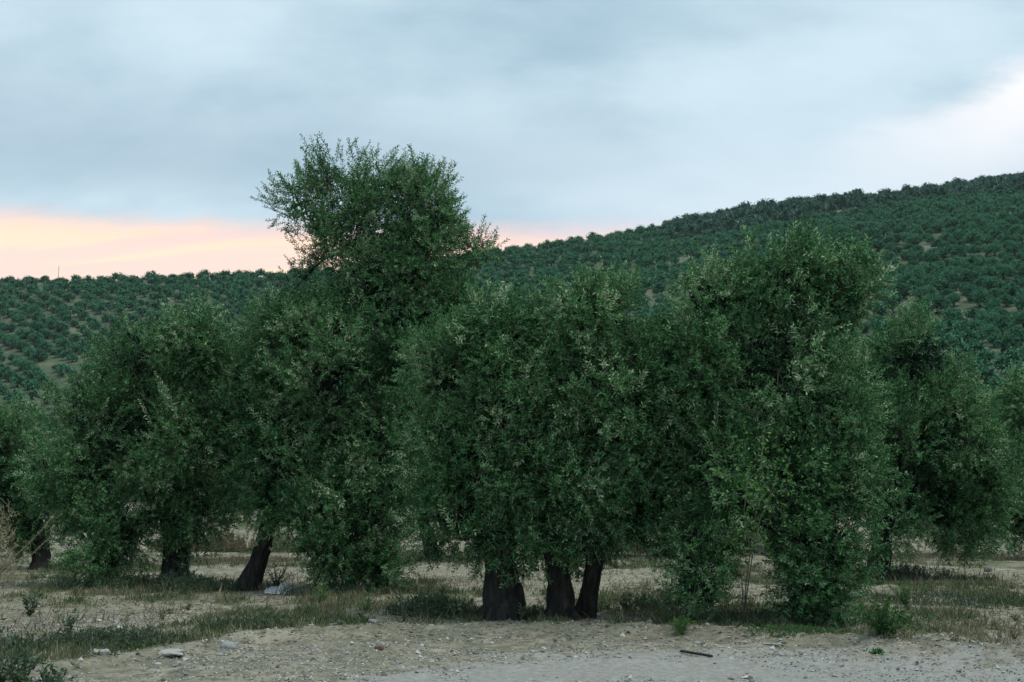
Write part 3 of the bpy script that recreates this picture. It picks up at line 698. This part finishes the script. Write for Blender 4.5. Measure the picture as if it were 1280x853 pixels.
# tall pale shoot growing through the broad olive
r = weed('sapling', 'slender pale sapling with bright yellow green leaves before the broad olive', 925, 778, .1, 1, M_FRESH, cat='sapling', Y=15.2)
for c in list(r.children): bpy.data.objects.remove(c)
gs, gl = Geo(), Geo()
def rel(u, v, Y): return np.array(at(u, v, Y)) - np.array(r.location)
stems = [[(930, 778, 15.2), (934, 740, 15.2), (941, 690, 15.1), (945, 640, 14.9), (950, 590, 14.8), (955, 545, 14.9)],
         [(930, 778, 15.2), (932, 735, 15.2), (938, 690, 14.9), (930, 640, 14.7), (935, 600, 14.8)],
         [(930, 778, 15.2), (927, 720, 15.1), (922, 690, 15.2), (918, 660, 15.3)], [(941, 690, 15.1), (950, 650, 15.1), (966, 610, 15.1), (972, 590, 15.2)]]
for st in stems:
    gs = Geo(); p_ = np.array([rel(*q) for q in st]); gs.tube(p_, np.linspace(.010, .0025, len(p_)), 6, .5, 0)
    for a, b in zip(p_[2:-1], p_[3:]):
        m = 34; q = a + (b - a) * rng.random((m, 1)) + rng.normal(size=(m, 3)) * .12
        gl.leaves(q, ball(m) + [0, -.3, .1], rng.uniform(.04, .085, m), rng.uniform(.022, .045, m), rng.random(m), 0)
    link('stem', gs.mesh('stem', [M_TWIG], True), r)
# loose leaves round the shoots
for (u, v, su, sv, m) in ((965, 565, 55, 35, 90), (925, 610, 55, 45, 50), (990, 600, 50, 50, 70), (965, 650, 50, 45, 50)):
    q = np.array([rel(u + rng.normal() * su * .6, v + rng.normal() * sv * .6, 14.42 + rng.normal() * .12) for _ in range(m)])
    gl.leaves(q, ball(m) + [0, -.3, -.1], rng.uniform(.04, .08, m), rng.uniform(.022, .04, m), rng.random(m) * .9, 0)
link('foliage', gl.mesh('foliage', [M_FRESH]), r)

# dry thorny bramble at the left edge
X, Y = (-25 - 640) / F_PX * 15, 15.0
r = bpy.data.objects.new('bramble', None); COL.objects.link(r); r.location = (X, Y, gz(X, Y)); tag(r, 'dry straw-coloured thorny bush arching in from the left edge', 'bush')
gs, gl = Geo(), Geo()
arcs = [[(-20, 760), (-5, 715), (25, 690), (50, 665), (68, 643)], [(-20, 745), (10, 705), (38, 695), (62, 672), (66, 658)], [(-25, 760), (-10, 700), (0, 660), (5, 640)], [(-22, 755), (0, 720), (12, 690), (22, 680)], [(-25, 750), (-8, 690), (10, 665), (14, 655)]]
for k_, st in enumerate(arcs):
    gs = Geo(); p_ = np.array([rel(u, v, Y + .1 * k_) for u, v in st]); gs.tube(p_, np.linspace(.010, .003, len(p_)), 5, .5, 0)
    for a, b in zip(p_[:-1], p_[1:]):
        for _ in range(7):
            q = a + (b - a) * rng.random(); e = q + ball(1)[0] * rng.uniform(.02, .05); gs.tube(np.array([q, e]), [.004, .001], 3, .5, 0)
        m = 16; q = a + (b - a) * rng.random((m, 1)) + rng.normal(size=(m, 3)) * .015
        gl.leaves(q, ball(m), rng.uniform(.015, .035, m), rng.uniform(.008, .016, m), rng.random(m), 0)
    link('stem', gs.mesh('stem', [M_PALETWIG], True), r)
gs = Geo()
for _ in range(260):
    a = rel(rng.uniform(-60, 18), rng.uniform(640, 745), Y + rng.normal() * .25); b = a + unit([rng.normal(), rng.normal(), .9]) * rng.uniform(.08, .25)
    gs.tube(np.array([a, (a + b) / 2 + rng.normal(size=3) * .015, b]), [.004, .003, .0015], 3, .5, 0)
    m = 9; gl.leaves(a + (b - a) * rng.random((m, 1)), ball(m), rng.uniform(.02, .04, m), rng.uniform(.008, .018, m), rng.random(m), 0)
tag(link('twig_tangle', gs.mesh('twig_tangle', [M_PALETWIG], True), r), kind='stuff'); link('foliage', gl.mesh('foliage', [M_DRY]), r)

# ------------------------------------------------------------------ stones, sheet, pipe, mast
def rock_mesh(name, mat, sub=3, seed=0, sq=(1, .8, .6), amp=.35):
    import bmesh
    bm = bmesh.new(); bmesh.ops.create_icosphere(bm, subdivisions=sub, radius=1)
    V = np.array([v.co for v in bm.verts])
    n = vnoise(V[:, 0] * 1.3 + 10 + seed * 7, V[:, 1] * 1.3 + V[:, 2] * 1.7 + 20, seed) - .5; n2 = vnoise(V[:, 0] * 3.4 + V[:, 2] * 2 + 40, V[:, 1] * 3.4 + 20 + seed, seed + 5) - .5
    cl = np.clip(V[:, 2], -.7, .62)
    for v, a, b, c in zip(bm.verts, n, n2, cl):
        v.co = Vector((v.co.x, v.co.y, c)) * (1 + amp * 1.5 * a + amp * .6 * b)
        v.co = Vector((v.co.x * sq[0], v.co.y * sq[1], v.co.z * sq[2]))
    me = bpy.data.meshes.new(name); bm.to_mesh(me); bm.free(); me.materials.append(mat)
    return me
def rock(u, v, wpx, label, mat, seed, sq=(1, .8, .6), name='stone', sink=.35, group=None, me=None):
    Y = EYE * F_PX / (v - 620.0); X = (u - 640) / F_PX * Y; r_ = wpx * .5 * Y / F_PX
    o = link(name, me or rock_mesh(name, mat, 3 if wpx > 12 else 2, seed, sq)); o.location = (X, Y, gz(X, Y) + r_ * sq[2] * (.6 - sink)); o.scale = (r_, r_, r_)
    o.rotation_euler.z = random.uniform(-.3, .3) if wpx > 18 else random.uniform(0, 6)
    return tag(o, label, 'stone', group)
rock(136, 824, 28, 'pale white stone lying at the left edge of the gravel', M_STONE, 3, (1, .7, .48))
rock(294, 806, 21, 'rounded bluish grey stone beside the left verge', M_STONE_M, 8, (1, .8, .75))
rock(220, 815, 40, 'flat pale slab of stone between the white and the grey stones', M_STONE, 12, (1, .6, .25))
rock(222, 806, 16, 'small grey stone behind the flat slab', M_STONE_M, 14)
rock(477, 806, 12, 'reddish brown clod on the shoulder left of the trunks', rough_mat('red_clod', [(.3, (.09, .055, .04)), (.7, (.17, .11, .08))], 8, .5), 15, (1, .9, .9))
rock(592, 807, 13, 'dark stone on the shoulder below the thick trunk', M_STONE_D, 16)
rock(572, 808, 8, 'small dark stone just left of the one below the trunk', M_STONE_D, 17)
rock(1227, 716, 12, 'dark bluish stone on the far ground at right', M_STONE_D, 18, (1, .8, .9))
rock(421, 788, 12, 'dark clod at the edge of the weeds in the middle left', M_STONE_D, 19)
rock(430, 784, 16, 'jagged dark clod beside the smaller one in the middle left', M_STONE_D, 20, (1, .7, .8))
rock(470, 783, 14, 'blue grey stone half hidden in dry weeds', M_STONE_M, 21)
rock(460, 847, 14, 'greyish stone on the gravel near the bottom edge', M_STONE_M, 22)
rock(1015, 840, 7, 'tiny black stone on the road at right', M_STONE_D, 23)
rock(960, 803, 26, 'broken flat earth crust by the pipe', M_STONE_M, 24, (1, .5, .15))
rock(1200, 388, 7, 'white boulder among the olives on the right hillside', M_STONE, 30)
sm = [rock_mesh('stone', m_, 2, 40 + i, (1, .8, .55)) for i, m_ in enumerate((M_STONE, M_STONE_M, M_STONE_D, M_STONE_M))]
for i in range(70):
    Y = rng.uniform(11.6, 15.6); X = rng.uniform(-.38, .42) * Y
    if road_d(np.array(X), Y) > .2 and rng.random() < .6: continue
    rock(640 + X / Y * F_PX, 620 + EYE * F_PX / Y, float(rng.uniform(3.5, 8)), 'small stone lying loose on the dirt shoulder of the road', None, i, group='loose stones on the road shoulder', me=sm[i % 4])
# pebbles
g = Geo(); n = 30000; y = rng.uniform(10.2, 17.5, n); x = rng.uniform(-.5, .5, n) * y
kk = fbm(x / .9, y / .6, 19, 3) + .15 * (road_d(x, y) < 0) > .47; x, y = x[kk], y[kk]; n = len(x); z = ground_z(x, y)
rr = rng.uniform(.005, .015, n) * (1 + 1.2 * (rng.random(n) < .05))
oc = np.array([[1, 0, 0], [-1, 0, 0], [0, 1, 0], [0, -1, 0], [0, 0, .7], [0, 0, -.7]]); fo = np.array([(0, 2, 4), (2, 1, 4), (1, 3, 4), (3, 0, 4), (2, 0, 5), (1, 2, 5), (3, 1, 5), (0, 3, 5)])
V = (oc[None] * (1 + rng.normal(size=(n, 6, 3)) * .25) + rng.normal(size=(n, 6, 3)) * .2) * rr[:, None, None] + np.stack([x, y, z + rr * .2], 1)[:, None]
F = (fo[None] + (np.arange(n) * 6)[:, None, None]).reshape(-1, 3)
M_PEB, t, p, out = material('pebbles'); a = t.nodes.new('ShaderNodeAttribute'); a.attribute_name = 'tint'
t.links.new(ramp(t, a.outputs['Fac'], [(0, (.07, .07, .065)), (.4, (.17, .17, .155)), (.8, (.32, .32, .30)), (1, (.48, .48, .45))]), p.inputs['Base Color']); p.inputs['Roughness'].default_value = .9
g.add(V.reshape(-1, 3), F, np.repeat(rng.random(n), 6)); tag(link('gravel', g.mesh('gravel', [M_PEB])), 'loose pebbles strewn over road and shoulder', kind='stuff')
# twig litter and leaf litter
g = Geo(); n = 9000; y = rng.uniform(12.5, 26, n); x = rng.uniform(-.42, .42, n) * y; s_ = (y > shoulder_y(x) - .9); x, y = x[s_], y[s_]; n = len(x)
g.leaves(np.stack([x, y, ground_z(x, y) + .006], 1), np.stack([rng.normal(size=n), rng.normal(size=n), np.full(n, .12)], 1), rng.uniform(.04, .12, n), rng.uniform(.008, .02, n), rng.random(n), 0)
tag(link('leaf_litter', g.mesh('leaf_litter', [M_DRY])), 'fallen dry leaves and twigs on the dirt', kind='stuff')

# crumpled white sheet at the foot of the leaning trunk
V, F = [], []
nx, ny = 46, 22; c0 = at(349, 741, EYE * F_PX / 121)
for j in range(ny):
    for i in range(nx):
        a, b = i / (nx - 1) - .5, j / (ny - 1) - .5
        ed = 1 - max(abs(a), abs(b)) * 2
        f = float(fbm(np.array(a * 9 + 3), np.array(b * 6 + 5), 3, 4)); f2 = float(fbm(np.array(a * 3 + 8), np.array(b * 3 + 2), 6, 2))
        x_, y_ = c0.x + a * .46 + (f2 - .5) * .12, c0.y + b * .4 + (f - .5) * .08
        V.append((x_, y_, gz(x_, y_) + .015 + max(0, ed) ** .5 * (.02 + .17 * abs(f - .42) * 1.6 + .08 * f2)))
for j in range(ny - 1):
    for i in range(nx - 1): a = j * nx + i; F.append((a, a + 1, a + nx + 1, a + nx))
cc = np.array(V).mean(0); cc[2] = gz(cc[0], cc[1])
o = link('crumpled_sheet', mesh_np('crumpled_sheet', np.array(V) - cc, F, [M_SHEET])); o.location = cc
md = o.modifiers.new('thickness', 'SOLIDIFY'); md.thickness = .006
tag(o, 'crumpled whitish plastic sheet on the ground by the leaning trunk', 'plastic sheet')

a, b = at(851, 809, EYE * F_PX / 189), at(890, 814, EYE * F_PX / 194)
g = Geo(); s = np.linspace(0, 1, 8)[:, None]; mid_ = (np.array(a) + np.array(b)) / 2
p_ = np.array(a) + (np.array(b) - np.array(a)) * s
p_[:, 2] = [gz(q[0], q[1]) + .02 for q in p_]; p_[:, 2] = np.linspace(p_[0, 2], p_[-1, 2], 8) + .004; p_[:, 1] += .01 * np.sin(s[:, 0] * 3)
m0 = p_.mean(0); m0[2] -= .02; g.tube(p_ - m0, .014, 10, .5, 0)
# hollow end
o = link('pipe', g.mesh('pipe', [M_BLACK], True)); o.location = m0; tag(o, 'short piece of black irrigation pipe lying on the gravel', 'pipe')

q = at(73, 349, 556); z0 = gz(q.x, q.y)
r = bpy.data.objects.new('mast', None); COL.objects.link(r); r.location = (q.x, q.y, z0); tag(r, 'thin mast standing on the left skyline', 'mast')
top = at(73, 332, 556).z - z0
g = Geo(); g.tube(np.array([[0, 0, 0], [0, 0, top]]), [.16, .07], 6, .5, 0); link('pole', g.mesh('pole', [M_METAL]), r)
g = Geo(); g.tube(np.array([[-.5, 0, top * .8], [.5, 0, top * .8]]), .05, 5, .5, 0); g.tube(np.array([[-.35, 0, top * .92], [.35, 0, top * .92]]), .05, 5, .5, 0); link('crossbar', g.mesh('crossbar', [M_METAL]), r)

# ------------------------------------------------------------------ evening haze: one closed box round camera, ground and hills
hb = mesh_np('haze', [(x_, y_, z_) for x_ in (-800, 800) for y_ in (-80, 960) for z_ in (-12, 260)], [(0, 1, 3, 2), (4, 6, 7, 5), (0, 4, 5, 1), (2, 3, 7, 6), (0, 2, 6, 4), (1, 5, 7, 3)], [])
mh = bpy.data.materials.new('haze'); mh.use_nodes = True; mh.node_tree.nodes.clear()
v_ = mh.node_tree.nodes.new('ShaderNodeVolumePrincipled'); v_.inputs['Density'].default_value = .00006; v_.inputs['Color'].default_value = (.78, .90, .95, 1)
o_ = mh.node_tree.nodes.new('ShaderNodeOutputMaterial'); mh.node_tree.links.new(v_.outputs[0], o_.inputs['Volume']); hb.materials.append(mh)
tag(link('haze', hb), 'thin evening haze over the valley', kind='stuff')
